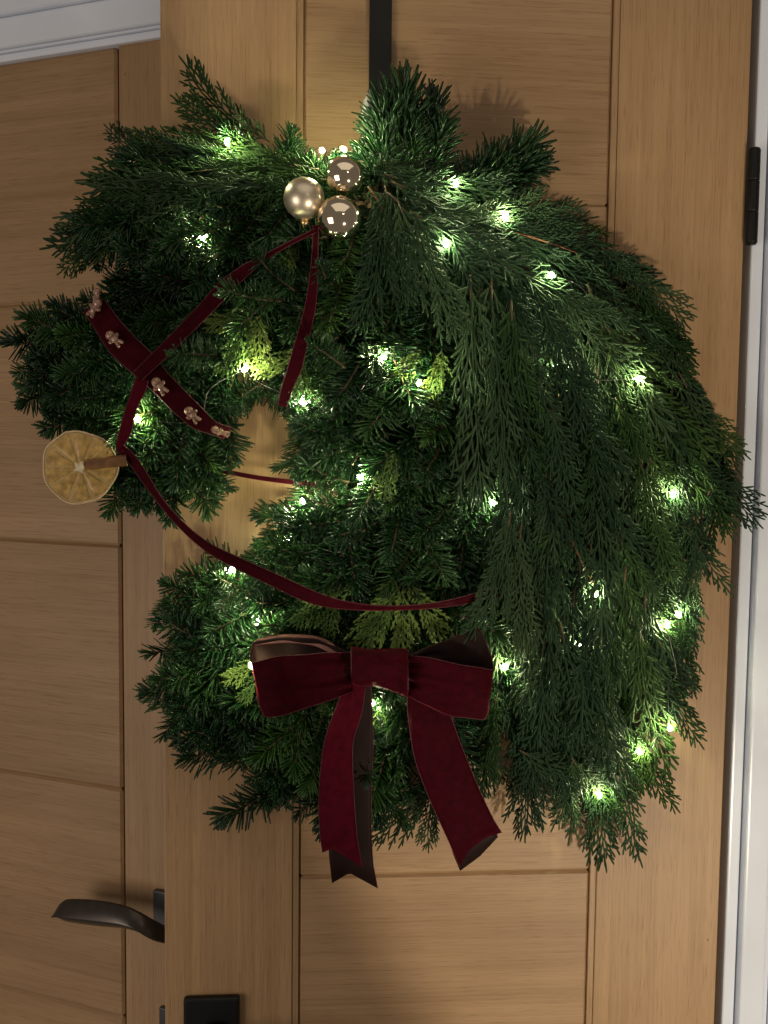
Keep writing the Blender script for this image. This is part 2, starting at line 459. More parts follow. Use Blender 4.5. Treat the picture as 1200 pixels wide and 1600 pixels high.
def fir_mesh(seed, brush, fork, mat, nl=.032):
    rng = random.Random(seed); V, Fc, FM = [], [], []
    X, Z = Vector((1, 0, 0)), Vector((0, 0, 1))
    fir_shoot(V, Fc, FM, rng, Vector((0, 0, 0)), X, Z, UNIT, brush, nl=nl)
    if fork:
        for sd in (1, -1):
            if sd == -1 and rng.random() < .3: continue
            a = R(rng.uniform(34, 48)) * sd; b = rng.uniform(.18, .38)
            ax = Vector((math.cos(a), math.sin(a), rng.uniform(-.1, .25))).normalized()
            fir_shoot(V, Fc, FM, rng, X * (UNIT * b), ax, Z, UNIT * rng.uniform(.42, .58), brush, nl=.030)
    return mesh('fir_sprig', V, Fc, [mat, M['twig']], FM)

def seg(V, Fc, FM, p, d, up, ln, r, mi, curve=0.0):
    """a scale-covered branchlet: a flattened, slightly knobbly, tapering four-sided shoot"""
    d = d.normalized(); s = d.cross(up)
    s = s.normalized() if s.length > 1e-6 else d.orthogonal().normalized()
    n = s.cross(d); i0 = len(V)
    for t, k in ((0, .85), (.4, 1.0), (.8, .9), (1.0, .35)):
        c = p + d * (ln * t) + s * (curve * ln * t * t)
        V.extend((c + s * (r * k), c + n * (r * k * .62), c - s * (r * k), c - n * (r * k * .62)))
    for q in range(3):
        for k in range(4):
            a, b = i0 + q * 4 + k, i0 + q * 4 + (k + 1) % 4
            Fc.append((a, b, b + 4, a + 4)); FM.append(mi)
    Fc.append((i0 + 12, i0 + 13, i0 + 14, i0 + 15)); FM.append(mi)

def cyp_mesh(seed, mat, bend, wide=1.0, step=.0042, sub=.0036, twig='twig', fat=1.02):
    """flat plume of a cypress: axis, alternate side shoots, each with alternate branchlets"""
    rng = random.Random(seed); V, Fc, FM = [], [], []
    X, Y, Z = Vector((1, 0, 0)), Vector((0, 1, 0)), Vector((0, 0, 1))
    zb_ = rng.uniform(-.12, .12)
    def pos(t): return X * (UNIT * t) + Y * (bend * UNIT * t * t) + Z * (zb_ * UNIT * t * t + .003 * math.sin(t * 5 + seed))
    pts = [pos(i / 9) for i in range(10)]
    rad = [.0011 - .0004 * i / 9 for i in range(10)]
    tv, tf = tube(pts, rad, 5)
    V.extend(tv); Fc.extend(tf); FM.extend([1 if f[0] < (32 if twig == 'twig_red' else 4) else 0 for f in tf])
    n = int(UNIT * .92 / step)
    for j in range(n):
        t = .02 + .96 * (j + rng.uniform(-.25, .25)) / n; t = max(.03, min(.985, t))
        p = pos(t); tg = (pos(min(1, t + .02)) - pos(t - .02)).normalized()
        sd = 1 if j % 2 else -1
        prof = min(1, (1 - t) * 2.0 + .10) * (.62 + .38 * min(1, t / .25))
        ln = .040 * wide * prof * rng.uniform(.65, 1.15)
        ang = R(rng.uniform(24, 42))
        lift = rng.uniform(-.22, .30)
        sv_ = tg.cross(Z).normalized() * -sd
        d = (tg * math.cos(ang) + sv_ * math.sin(ang) + Z * lift).normalized()
        # side shoot curves forward to run beside the axis
        m = max(2, int(ln / sub)); q = p.copy(); dd = d.copy(); stp_ = ln / m
        for k in range(m):
            dd = (dd + tg * .05 + Vector((0, 0, rng.uniform(-.05, .05)))).normalized()
            seg(V, Fc, FM, q, dd, Z, stp_ * 1.15, .00085 * fat, 0)
            if k > 0 or ln < .012:
                ss = 1 if k % 2 else -1
                sv2 = dd.cross(Z).normalized() * ss
                a2 = R(rng.uniform(20, 36)); l2 = .0115 * (1 - .45 * k / m) * rng.uniform(.7, 1.25) * min(1, ln / .02 + .35)
                d2 = (dd * math.cos(a2) + sv2 * math.sin(a2) + Z * rng.uniform(-.22, .26))
                seg(V, Fc, FM, q, d2, Z, l2, .00098 * fat, 0, rng.uniform(-.15, .15))
            q = q + dd * stp_
        seg(V, Fc, FM, q, dd, Z, .006, .00095 * fat, 0)
    seg(V, Fc, FM, pos(1), X + Y * bend * 2, Z, .009, .0010 * fat, 0)
    return mesh('cypress_spray', V, Fc, [mat, M[twig]], FM)

FIR = [fir_mesh(100 + i, False, i % 2 == 1, M['fir']) for i in range(9)]
FIRB = [fir_mesh(200 + i, True, i % 3 == 1, M['fir']) for i in range(5)]
EAR = [fir_mesh(250 + i, True, False, M['fir'], .043) for i in range(4)]
FIRY = [fir_mesh(300 + i, False, i % 2 == 0, M['fir_young']) for i in range(4)]
CYP = [cyp_mesh(400 + i, M['cyp'], b) for i, b in enumerate((-.28, -.15, -.05, .05, .15, .28))]
CYPN = [cyp_mesh(430 + i, M['cyp'], b, wide=.72) for i, b in enumerate((-.3, -.1, .1, .3))]
CYPR = [cyp_mesh(450 + i, M['cyp'], b, wide=.8, twig='twig_red') for i, b in enumerate((-.1, .12))]
CYPG = [cyp_mesh(470 + i, M['cyp_green'], b, wide=.85) for i, b in enumerate((-.25, -.08, .08, .25))]
GOLD = [cyp_mesh(500 + i, M['cyp_gold'], b, wide=1.2, fat=1.75, step=.0056, sub=.0052) for i, b in enumerate((-.2, 0, .2))]

wreath = empty('horse_head_wreath', P(640, 1300, .02))
tag(wreath, 'horse-head wreath of dark fir sprigs with a drooping cypress mane', 'wreath')
WINV = Matrix.Translation(wreath.location).inverted()
foliage_objs = []
def sprig(name, me, p0, off0, p1, off1, roll=0.0, wid=1.0):
    a, b = P(p0[0], p0[1], off0), P(p1[0], p1[1], off1)
    X = (b - a); Ln = X.length; X.normalize()
    N0 = (CAM - a).normalized()
    Zv = (N0 - X * N0.dot(X)).normalized()
    Zv = Matrix.Rotation(roll, 3, X) @ Zv
    Yv = Zv.cross(X)
    s = Ln / UNIT
    sw = s ** .5 * wid * 1.15 if name == 'fir_sprig' else s ** .55 * wid     # needles keep their size on long shoots
    m = Matrix(((X.x * s, Yv.x * sw, Zv.x * sw, a.x), (X.y * s, Yv.y * sw, Zv.y * sw, a.y), (X.z * s, Yv.z * sw, Zv.z * sw, a.z), (0, 0, 0, 1)))
    o = bpy.data.objects.new(name, me); C.objects.link(o); o.parent = wreath
    o.matrix_parent_inverse = WINV
    o.matrix_basis = m
    foliage_objs.append(o)
    return o

HEAD = [(190, 262), (330, 232), (480, 248), (560, 330), (640, 420), (740, 500), (750, 760), (770, 900), (775, 1000), (765, 1150), (660, 1245), (560, 1262), (470, 1250), (400, 1225),
        (345, 1165), (290, 1150), (262, 1080), (262, 930), (320, 895), (392, 885), (436, 840), (470, 800), (478, 740), (472, 664), (452, 622), (400, 618), (336, 642), (332, 740), (305, 772), (250, 790), (190, 775),
        (150, 740), (105, 672), (70, 610), (35, 550), (60, 510), (150, 500), (200, 480), (180, 425), (132, 395), (135, 360), (160, 300)]
MANE = [(590, 270), (700, 285), (800, 345), (940, 385), (1005, 455), (1060, 560), (1120, 680), (1155, 790), (1120, 880), (1080, 950), (1070, 1060), (1045, 1140), (1000, 1250), (940, 1295),
        (860, 1255), (800, 1270), (745, 1230), (775, 1100), (765, 900), (735, 740), (725, 500), (640, 470), (600, 400)]
FG = [(60, 540, -1, .05), (120, 600, -1, .35), (200, 520, -.95, .1), (150, 660, -.55, .8), (230, 730, -.25, 1), (310, 730, .2, 1), (330, 610, .1, 1), (420, 570, .05, 1), (250, 400, -.9, .35), (150, 330, -.9, .45),
      (180, 430, -.95, .25), (300, 300, -.95, .15), (400, 420, -.65, .8), (430, 290, -.9, .1), (500, 450, -.35, 1), (560, 600, -.55, .8), (500, 690, -1, .15), (500, 750, -1, .1), (430, 850, -1, .15), (340, 910, -1, -.3),
      (280, 960, -1, .05), (280, 1030, -1, .15), (290, 1110, -.95, .35), (340, 1180, -.7, .8), (450, 1220, -.35, 1), (560, 1230, -.1, 1), (650, 1220, .1, 1), (450, 1000, -.85, .5), (600, 850, -.6, .8), (700, 800, -.25, 1),
      (700, 1000, -.05, 1), (620, 480, -.25, 1), (380, 1080, -.85, .5), (560, 1080, -.3, 1)]
MG = [(650, 320, .75, .6), (700, 400, .35, .95), (750, 480, .02, 1), (740, 700, .0, 1), (800, 380, .8, .55), (900, 430, .75, .65), (980, 520, .62, .78), (1050, 650, .62, .8), (1110, 760, .42, .9), (860, 600, .28, .96),
      (950, 700, .42, .9), (820, 800, -.05, 1), (900, 900, .15, 1), (1020, 900, .3, .95), (1050, 1020, .25, .97), (820, 1050, -.12, 1), (900, 1180, .08, 1), (980, 1180, .2, 1), (790, 1180, -.05, 1)]
def field(x, y, G):
    sx = sy = 0
    for gx_, gy_, dx, dy in G:
        k = 1 / (((x - gx_) ** 2 + (y - gy_) ** 2) + 200) ** 1.4
        sx += dx * k; sy += dy * k
    return math.atan2(sy, sx)
def scatter(poly, dist, rng):
    xs_ = [p[0] for p in poly]; ys_ = [p[1] for p in poly]; pts = []
    for _ in range(9000):
        x, y = rng.uniform(min(xs_), max(xs_)), rng.uniform(min(ys_), max(ys_))
        if inside(x, y, poly) and all((x - a) ** 2 + (y - b) ** 2 > dist * dist for a, b in pts): pts.append((x, y))
    return pts
def dome(x, y, poly, lo, hi, reach):
    if not inside(x, y, poly): return lo
    t = min(1, edge_dist(x, y, poly) / reach)
    return lo + (hi - lo) * math.sin(t * math.pi / 2)

rng = random.Random(5)
# padded moss form added inside the greenery; its dark colour fills the shaded gaps
def padded(name, poly, inset, off0, off1):
    cx = sum(p[0] for p in poly) / len(poly); cy = sum(p[1] for p in poly) / len(poly)
    V, Fc = [], []
    st = 22; idx = {}
    xs_ = range(0, 1200, st); ys_ = range(200, 1400, st)
    for x in xs_:
        for y in ys_:
            if inside(x, y, poly) and edge_dist(x, y, poly) > inset:
                d = edge_dist(x, y, poly) - inset
                h = off0 + (off1 - off0) * math.sin(min(1, d / 70) * math.pi / 2) + .005 * noise.noise(Vector((x * .04, y * .04, 1)))
                idx[(x, y)] = len(V); V.append(P(x, y, h))
    nv = len(V); back = {}
    for k, i in idx.items():
        back[k] = len(V); V.append(P(k[0], k[1], .006))
    def q(x, y): return [(x, y), (x + st, y), (x + st, y + st), (x, y + st)]
    cells = {c for c in idx if all(k in idx for k in q(*c))}
    for (x, y) in cells:
        k = q(x, y)
        Fc.append([idx[i] for i in k]); Fc.append([back[i] for i in k][::-1])
        for a, b, nb in ((k[0], k[1], (x, y - st)), (k[1], k[2], (x + st, y)), (k[2], k[3], (x, y + st)), (k[3], k[0], (x - st, y))):
            if nb not in cells: Fc.append([idx[b], idx[a], back[a], back[b]])
    o = link(name, mesh(name, V, Fc, M['moss']), wreath)
    return o
padded('moss_fill', HEAD, 34, .012, .036)
padded('moss_fill', MANE, 44, .012, .036)

# fir of the head, neck and chest: an under layer and an upper layer
for layer, (dist, l0, l1, lo_, hi_) in enumerate(((50, 95, 145, .018, .036), (43, 85, 135, .028, .060))):
    for (x, y) in scatter(HEAD, dist, rng):
        a = field(x, y, FG) + rng.gauss(0, .38)
        for tries in range(14):
            ln = rng.uniform(l0, l1) * (1 - .04 * tries)
            dx, dy = math.cos(a), math.sin(a)
            p0 = (x - dx * ln * .5, y - dy * ln * .5); p1 = (x + dx * ln * .5, y + dy * ln * .5)
            if inside(*p0, HEAD) and inside(*p1, HEAD): break
            a = field(x, y, FG) + rng.gauss(0, .38 + .1 * tries)
        else: continue
        if not layer and 690 < x and 520 < y < 1180: pass
        h0 = dome(*p0, HEAD, lo_, hi_, 110) - .010 + rng.uniform(-.005, .005)
        h1 = dome(*p1, HEAD, lo_, hi_, 110) + rng.uniform(.0, .018)
        u = rng.random()
        me = rng.choice(FIRY) if u < .12 else rng.choice(FIRB) if u < .30 else rng.choice(FIR)
        sprig('fir_sprig', me, p0, max(.012, h0), p1, h1, rng.gauss(0, .55))

# single fir sprigs that shape the outline: muzzle, chin, chest, foot and ears
def firs(rows, meshes, wid=1.0):
    for k, (x0, y0, o0, x1, y1, o1) in enumerate(rows):
        sprig('fir_sprig', meshes[k % len(meshes)], (x0, y0), o0, (x1, y1), o1, rng.gauss(0, .25), wid)
firs([(110, 590, .045, 50, 640, .045), (90, 560, .05, 28, 580, .05), (150, 660, .05, 75, 650, .05), (200, 700, .045, 140, 745, .045), (280, 720, .05, 245, 800, .045), (310, 720, .04, 322, 785, .04), (140, 520, .05, 70, 530, .05), (170, 500, .05, 105, 505, .05),
      (200, 560, .06, 110, 600, .065), (230, 600, .06, 130, 640, .065), (200, 640, .055, 112, 660, .06), (260, 660, .06, 180, 722, .065), (240, 560, .06, 140, 560, .065), (300, 640, .06, 262, 745, .06), (180, 690, .05, 118, 700, .05), (305, 640, .055, 308, 735, .055), (130, 545, .04, 22, 548, .045), (150, 530, .05, 45, 515, .055), (180, 520, .055, 85, 498, .06), (140, 590, .05, 40, 600, .05), (150, 640, .05, 82, 680, .05),
      (290, 690, .05, 300, 795, .05), (315, 680, .05, 318, 760, .045), (250, 720, .05, 205, 785, .05), (210, 720, .045, 165, 790, .045),
      (320, 1075, .05, 236, 1090, .05), (345, 1010, .055, 252, 985, .055), (350, 950, .055, 262, 930, .05), (380, 905, .05, 292, 895, .05), (360, 1130, .045, 285, 1165, .045),
      (330, 1040, .06, 248, 1045, .058), (520, 1180, .05, 490, 1280, .045), (440, 1190, .045, 405, 1245, .045), (580, 1200, .045, 585, 1275, .04), (530, 690, .05, 468, 668, .05), (550, 755, .05, 474, 742, .05),
      (500, 865, .055, 412, 862, .05), (530, 815, .06, 452, 822, .055), (250, 330, .06, 140, 368, .055), (280, 430, .055, 160, 440, .05)], FIR)
firs([(605, 300, .05, 600, 178, .06), (625, 300, .06, 628, 145, .07), (645, 300, .055, 652, 142, .06), (655, 310, .05, 678, 170, .055), (660, 305, .06, 690, 205, .06), (600, 280, .06, 612, 205, .07), (640, 270, .07, 655, 190, .075), (615, 290, .065, 640, 165, .065),
      (690, 315, .05, 745, 262, .05), (705, 310, .05, 795, 240, .055), (710, 310, .055, 838, 238, .055), (720, 318, .045, 835, 262, .045), (735, 300, .06, 785, 262, .06), (740, 310, .05, 825, 250, .05),
      (440, 270, .05, 465, 215, .05), (480, 285, .045, 455, 232, .045), (588, 300, .06, 590, 192, .065), (598, 290, .07, 604, 160, .07), (585, 300, .07, 575, 235, .07)], EAR, 1.0)

sprig('fir_sprig', FIR[2], (462, 1212), .04, (362, 1288), .042, .1)
# sprigs that spring over the ribbons
for k, (x0, y0, o0, x1, y1, o1) in enumerate([(462, 455, .085, 392, 412, .118), (440, 470, .085, 352, 470, .116), (345, 560, .085, 272, 536, .122), (540, 575, .085, 486, 532, .115), (520, 445, .085, 488, 420, .115), (395, 930, .08, 340, 900, .1)]):
    sprig('fir_sprig', FIR[(k * 2) % 9], (x0, y0), o0, (x1, y1), o1, rng.gauss(0, .2), .9)
firs([(560, 315, .06, 515, 258, .065), (570, 320, .055, 552, 262, .06), (520, 310, .06, 478, 262, .06), (540, 330, .05, 500, 275, .05), (575, 300, .05, 535, 268, .045), (500, 300, .05, 490, 250, .05)], FIR)
# cypress forelock sweeping to the left
for k, (x0, y0, o0, x1, y1, o1) in enumerate([(420, 222, .06, 268, 138, .05), (400, 235, .065, 275, 168, .055), (440, 245, .065, 215, 205, .055), (470, 262, .07, 170, 245, .055), (450, 275, .075, 180, 285, .06), (430, 290, .07, 150, 320, .06),
        (300, 280, .07, 105, 368, .055), (270, 310, .065, 95, 422, .05), (330, 265, .07, 140, 300, .055), (500, 265, .075, 330, 250, .07), (520, 280, .08, 370, 285, .075), (260, 255, .06, 160, 232, .05), (230, 330, .06, 108, 395, .055), (350, 240, .06, 205, 225, .05),
        (540, 300, .08, 420, 320, .08), (250, 290, .075, 125, 345, .06), (200, 360, .06, 92, 412, .05)]):
    sprig('cypress_spray', (CYPG + CYP)[k % 7], (x0, y0), o0, (x1, y1), o1, rng.gauss(0, .3))
# cypress over the crown
for k, (x0, y0, o0, x1, y1, o1) in enumerate([(598, 300, .085, 605, 520, .085), (600, 290, .09, 655, 470, .09), (605, 300, .095, 760, 430, .09), (610, 285, .09, 810, 385, .085), (600, 270, .085, 790, 330, .075), (595, 250, .085, 720, 285, .08),
        (575, 290, .085, 650, 395, .095), (590, 235, .075, 690, 250, .075), (585, 260, .08, 650, 225, .085), (560, 250, .07, 640, 270, .09), (620, 310, .1, 720, 520, .095), (640, 330, .1, 850, 455, .095), (690, 340, .08, 860, 345, .07), (760, 350, .07, 900, 366, .055), (770, 355, .07, 945, 395, .055)]):
    sprig('cypress_spray', (CYP + CYPR)[k % 8], (x0, y0), o0, (x1, y1), o1, rng.gauss(0, .3))
# mane: under layer, then long hanging sprays
for layer, (dist, l0, l1, lo_, hi_) in enumerate(((62, 170, 230, .020, .045), (47, 170, 280, .030, .086))):
    for (x, y) in scatter(MANE, dist, rng):
        a = field(x, y, MG) + rng.gauss(0, .16)
        for tries in range(14):
            ln = rng.uniform(l0, l1) * (1 - .045 * tries)
            dx, dy = math.cos(a), math.sin(a)
            p0 = (x - dx * ln * .5, y - dy * ln * .5); p1 = (x + dx * ln * .5, y + dy * ln * .5)
            if inside(*p1, MANE) and (inside(*p0, MANE) or inside(*p0, HEAD)): break
            a = field(x, y, MG) + rng.gauss(0, .16 + .04 * tries)
        else: continue
        h0 = dome(*p0, MANE, lo_, hi_, 120) + rng.uniform(-.008, .010)
        h1 = dome(*p1, MANE, lo_, hi_, 120) + rng.uniform(-.004, .010)
        u = rng.random(); edge = x > 980
        me = rng.choice(CYPG) if u < (.45 if edge else .12) else rng.choice(CYPR) if u < .14 and not edge else rng.choice(CYPN) if u < .78 else rng.choice(CYP)
        sprig('cypress_spray', me, p0, h0, p1, h1, rng.gauss(0, .35))
for k, (x0, y0, o0, x1, y1, o1) in enumerate([(1060, 580, .05, 1178, 800, .04), (1040, 620, .05, 1165, 700, .04), (1060, 700, .05, 1185, 810, .045), (1020, 780, .05, 1150, 905, .04), (1000, 1000, .05, 1078, 1160, .04), (930, 1150, .05, 940, 1352, .045), (960, 1160, .05, 985, 1342, .04),
        (970, 1120, .05, 1022, 1270, .04), (840, 1120, .055, 800, 1302, .05), (860, 1130, .055, 868, 1290, .05), (700, 1185, .035, 604, 1338, .045), (690, 1200, .035, 640, 1310, .04), (1010, 900, .055, 1100, 960, .045), (1000, 960, .055, 1085, 1080, .045), (900, 1140, .06, 905, 1290, .05),
        (980, 430, .05, 1090, 590, .045), (960, 400, .05, 1075, 500, .045), (900, 370, .05, 1010, 430, .05), (780, 1080, .06, 745, 1240, .05), (735, 430, .09, 742, 775, .085), (770, 430, .09, 772, 760, .085), (800, 470, .09, 800, 740, .085), (870, 760, .085, 800, 1010, .085), (850, 860, .08, 780, 1070, .08), (800, 800, .095, 772, 1000, .105), (815, 820, .09, 790, 1010, .1)]):
    sprig('cypress_spray', (CYPN + CYPG + CYP)[(k * 5) % 14], (x0, y0), o0, (x1, y1), o1, rng.gauss(0, .3), .9)
# yellow-green tips
for k, (x0, y0, o0, x1, y1, o1) in enumerate([(400, 478, .075, 335, 528, .085), (398, 482, .075, 350, 582, .085), (408, 490, .075, 392, 575, .08), (475, 540, .07, 412, 600, .08), (480, 555, .07, 455, 618, .075),
        (622, 905, .075, 548, 1002, .092), (622, 905, .078, 590, 1012, .096), (630, 908, .078, 628, 1012, .096), (640, 905, .075, 678, 998, .09), (560, 905, .07, 490, 955, .08), (520, 925, .07, 462, 975, .08), (530, 930, .07, 500, 985, .082),
        (412, 1025, .07, 362, 1075, .078), (418, 1035, .07, 382, 1098, .078), (700, 555, .07, 650, 625, .08), (690, 545, .07, 690, 620, .08), (660, 545, .07, 622, 590, .075), (620, 700, .07, 585, 770, .078), (545, 1085, .06, 512, 1125, .07), (600, 1085, .055, 592, 1135, .06), (460, 380, .07, 440, 420, .075)]):
    sprig('cypress_spray', GOLD[k % 3], (x0, y0), o0, (x1, y1), o1, rng.gauss(0, .3), .85)

# ------------------------------------------------------------------ door hanger
hg = empty('wreath_hanger', P(594, 60, .002)); tag(hg, 'flat black metal strap hanging down the door above the wreath', 'hanger')
sx0, sx1 = P(577, 60, .004).x, P(612, 60, .004).x
local_box('strap', (sx0, -.0046, P(594, 300, .004).z), (sx1, -.0008, zt), M['black_metal'], hg, .0008)
V, Fc = tube([P(584, 300, .006), P(584, 330, .02), P(592, 340, .045), P(600, 325, .05), P(600, 305, .048)], .003, 8)
link('hook', mesh('hook', V, Fc, M['black_metal']), hg)
V, Fc = tube([P(580, 140, .010), P(573, 160, .014), P(571, 180, .016), P(575, 200, .02)], [.002, .0045, .005, .003], 8)
link('tie', mesh('tie', V, Fc, M['clip']), hg)

# ------------------------------------------------------------------ velvet ribbons
def ribbon(name, secs, parent, n=28, m=7, front='velvet', back='satin_back', bulge=0.0, wob=.0012, freq=38, endpoly=None, trim=True, thick=.0007, seedv=0.0, loop=False, pinch=0.0, lift=.012):
    """cloth strip through cross-sections (x_top, y_top, x_bottom, y_bottom, depth_top, depth_bottom)"""
    sv_ = catmull(secs, n); rows = []
    for ri, (xa, ya, xb, yb, oa, ob) in enumerate(sv_):
        row = []; tt = ri / (n - 1); pk = pinch * (math.exp(-tt * 9) + .6 * math.exp(-(1 - tt) * 12) if loop else math.exp(-tt * 5))
        for k in range(m):
            s = k / (m - 1)
            of = oa + (ob - oa) * s + bulge * math.sin(math.pi * s) + lift
            p = P(xa + (xb - xa) * s, ya + (yb - ya) * s, of)
            p.y += pk * (math.sin(s * 15 + seedv) + .6 * math.sin(s * 27 + 2 + tt * 20))
            p.y += wob * noise.noise(p * freq + Vector((seedv, 0, 0)))
            row.append(p)
        rows.append(row)
    if endpoly:
        ln = [0]
        for a, b in zip(endpoly[:-1], endpoly[1:]): ln.append(ln[-1] + math.hypot(b[0] - a[0], b[1] - a[1]))
        last = []
        for k in range(m):
            d = ln[-1] * k / (m - 1); i = max(j for j in range(len(ln) - 1) if ln[j] <= d + 1e-9)
            t = (d - ln[i]) / (ln[i + 1] - ln[i])
            a, b = endpoly[i], endpoly[i + 1]
            last.append(P(a[0] + (b[0] - a[0]) * t, a[1] + (b[1] - a[1]) * t, a[2] + (b[2] - a[2]) * t + lift))
        rows.append(last)
    V = [p for r in rows for p in r]
    Fc = []
    for i in range(len(rows) - 1):
        for k in range(m - 1):
            a = i * m + k; Fc.append((a, a + 1, a + m + 1, a + m))
    f = Fc[0 if loop else len(Fc) // 2]; nn = (V[f[1]] - V[f[0]]).cross(V[f[3]] - V[f[0]])
    if nn.dot(CAM - V[f[0]]) < 0: Fc = [tuple(reversed(q)) for q in Fc]
    me = mesh(name, V, Fc, [M[front], M[back], M['selvedge']])
    o = link(name, me, parent)
    so = o.modifiers.new('thickness', 'SOLIDIFY'); so.thickness = thick; so.offset = -1; so.material_offset = 1; so.material_offset_rim = 2
    if trim:
        for col in (0, m - 1):
            tv, tf = tube([r[col] for r in rows], .00042, 5)
            t = bpy.data.objects.new('selvedge', mesh('selvedge', tv, tf, M['selvedge'])); C.objects.link(t); t.parent = o
            t.matrix_parent_inverse = Matrix.Identity(4) if parent is None else Matrix.Identity(4)
    return o
def S6(rows): return [tuple(r) if len(r) == 6 else (*r, r[4]) for r in rows]

bow = empty('velvet_bow', P(592, 1050, .09)); tag(bow, 'large burgundy velvet bow with long notched tails on the wreath chest', 'bow')
ribbon('loop', S6([(556, 1019, 556, 1078, .112), (528, 1020, 524, 1090, .128), (480, 1021, 466, 1110, .134), (430, 1028, 432, 1118, .134), (396, 1035, 416, 1119, .130), (391, 1030, 409, 1112, .118), (395, 1006, 402, 1090, .106), (412, 1000, 410, 1085, .100), (450, 996, 444, 1080, .096), (490, 998, 484, 1076, .096), (520, 1010, 515, 1070, .100), (548, 1022, 548, 1060, .106)]), bow, n=60, m=21, bulge=.003, wob=.010, freq=26, loop=True, pinch=.0075)
ribbon('loop', S6([(630, 1022, 632, 1084, .112), (660, 1025, 658, 1098, .128), (700, 1034, 694, 1116, .134), (740, 1041, 728, 1122, .136), (768, 1047, 754, 1125, .130), (771, 1040, 762, 1116, .120), (764, 1015, 765, 1096, .110), (748, 983, 758, 1080, .102), (720, 991, 728, 1072, .097), (690, 1003, 690, 1068, .097), (655, 1016, 655, 1062, .101), (632, 1022, 632, 1060, .106)]), bow, n=60, m=21, bulge=.003, wob=.010, freq=26, seedv=4, loop=True, pinch=.0075)
ribbon('loop_edge_lit', S6([(396, 1002, 398, 1008, .098, .106), (412, 995, 413, 1006, .088, .104), (450, 991, 451, 1004, .082, .102), (490, 993, 487, 1008, .082, .102), (515, 1002, 508, 1016, .088, .104), (532, 1017, 526, 1026, .096, .106)]), bow, n=20, m=5, front='satin_lit', trim=False)  # added strip: the light on the loop's top edge is painted in
# knot: band wrapped over the middle
V, Fc = [], []
nu, nvv = 15, 15
for i in range(nu):
    s = i / (nu - 1); x = 549 + 88 * s
    yt = 1012 + 4 * s + 2 * math.sin(s * 5); yb = 1066 + 22 * s ** 1.4 + 3 * math.sin(s * 7)
    for k in range(nvv):
        a = math.pi * (k / (nvv - 1))
        yy = (yt + yb) / 2 - (yb - yt) / 2 * math.cos(a)
        p = P(x, yy, .124 + .030 * math.sin(a) ** .6)
        p.y += .010 * noise.noise(Vector((x * .035, yy * .085, 3))) - .0026 * math.sin(yy * .32 + s * 3) * math.sin(a)
        V.append(p)
for i in range(nu - 1):
    for k in range(nvv - 1):
        a = i * nvv + k; Fc.append((a, a + 1, a + nvv + 1, a + nvv))
kn = link('knot', mesh('knot', V, Fc, [M['velvet'], M['satin_back'], M['selvedge']]), bow)
so = kn.modifiers.new('thickness', 'SOLIDIFY'); so.thickness = .0008; so.offset = 1; so.material_offset_rim = 2
for col in (0, nu - 1):
    tv, tf = tube([V[col * nvv + k] for k in range(nvv)], .0006, 5)
    t = bpy.data.objects.new('selvedge', mesh('selvedge', tv, tf, M['selvedge'])); C.objects.link(t); t.parent = kn
# tails
ribbon('tail', S6([(545, 1060, 580, 1062, .098), (532, 1110, 582, 1115, .090), (520, 1170, 583, 1175, .082), (516, 1230, 580, 1235, .080), (515, 1290, 580, 1295, .080), (514, 1335, 583, 1350, .080)]), bow, n=26, m=13, front='satin_back', back='velvet', endpoly=[(519, 1380, .08), (546, 1364, .082), (590, 1388, .08)])
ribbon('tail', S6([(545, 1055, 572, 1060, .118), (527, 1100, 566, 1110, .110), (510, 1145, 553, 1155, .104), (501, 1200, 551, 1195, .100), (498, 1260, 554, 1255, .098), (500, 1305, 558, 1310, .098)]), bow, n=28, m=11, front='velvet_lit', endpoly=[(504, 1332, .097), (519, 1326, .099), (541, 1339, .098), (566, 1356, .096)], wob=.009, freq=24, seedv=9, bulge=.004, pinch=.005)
ribbon('tail', S6([(636, 1060, 690, 1075, .098), (637, 1110, 703, 1115, .094), (648, 1185, 727, 1180, .090), (672, 1250, 752, 1240, .088), (700, 1312, 772, 1282, .090)]), bow, n=28, m=13, endpoly=[(718, 1354, .092), (735, 1327, .088), (760, 1308, .088), (784, 1301, .090)], wob=.009, freq=24, seedv=15, bulge=.004, pinch=.005)
ribbon('tail_fold', S6([(700, 1305, 770, 1275, .084), (708, 1335, 776, 1300, .083)]), bow, n=6, m=9, front='satin_back', endpoly=[(719, 1361, .084), (750, 1338, .08), (778, 1308, .084)], trim=False)

br = empty('ribbon_bridle', P(300, 700, .07)); tag(br, 'dark red velvet ribbon bridle with reins around the muzzle and cheek', 'bridle')
ND = .093
ribbon('noseband', S6([(148, 478, 128, 488, .075), (161, 468, 135, 493, .084), (185, 498, 152, 520, ND), (211, 527, 174, 553, ND), (235, 550, 207, 583, ND), (259, 579, 241, 613, ND), (289, 611, 272, 644, ND), (315, 637, 304, 670, .088), (337, 659, 328, 678, .078), (362, 668, 350, 686, .055)]), br, n=34)
ribbon('cheek_strap', S6([(492, 357, 494, 363, .112), (448, 379, 450, 385, .104), (416, 396, 419, 404, .098), (380, 414, 394, 424, .096), (345, 440, 371, 446, .097), (308, 480, 339, 480, .098), (272, 518, 308, 511, .100), (238, 552, 259, 559, .102), (208, 582, 222, 594, .102)]), br, n=34)
ribbon('cheek_strap', S6([(212, 590, 232, 594, .098), (205, 614, 226, 614, .097), (194, 646, 213, 641, .097), (186, 675, 205, 675, .097), (181, 698, 196, 692, .098), (184, 708, 192, 706, .100)]), br, n=22, front='velvet_lit')
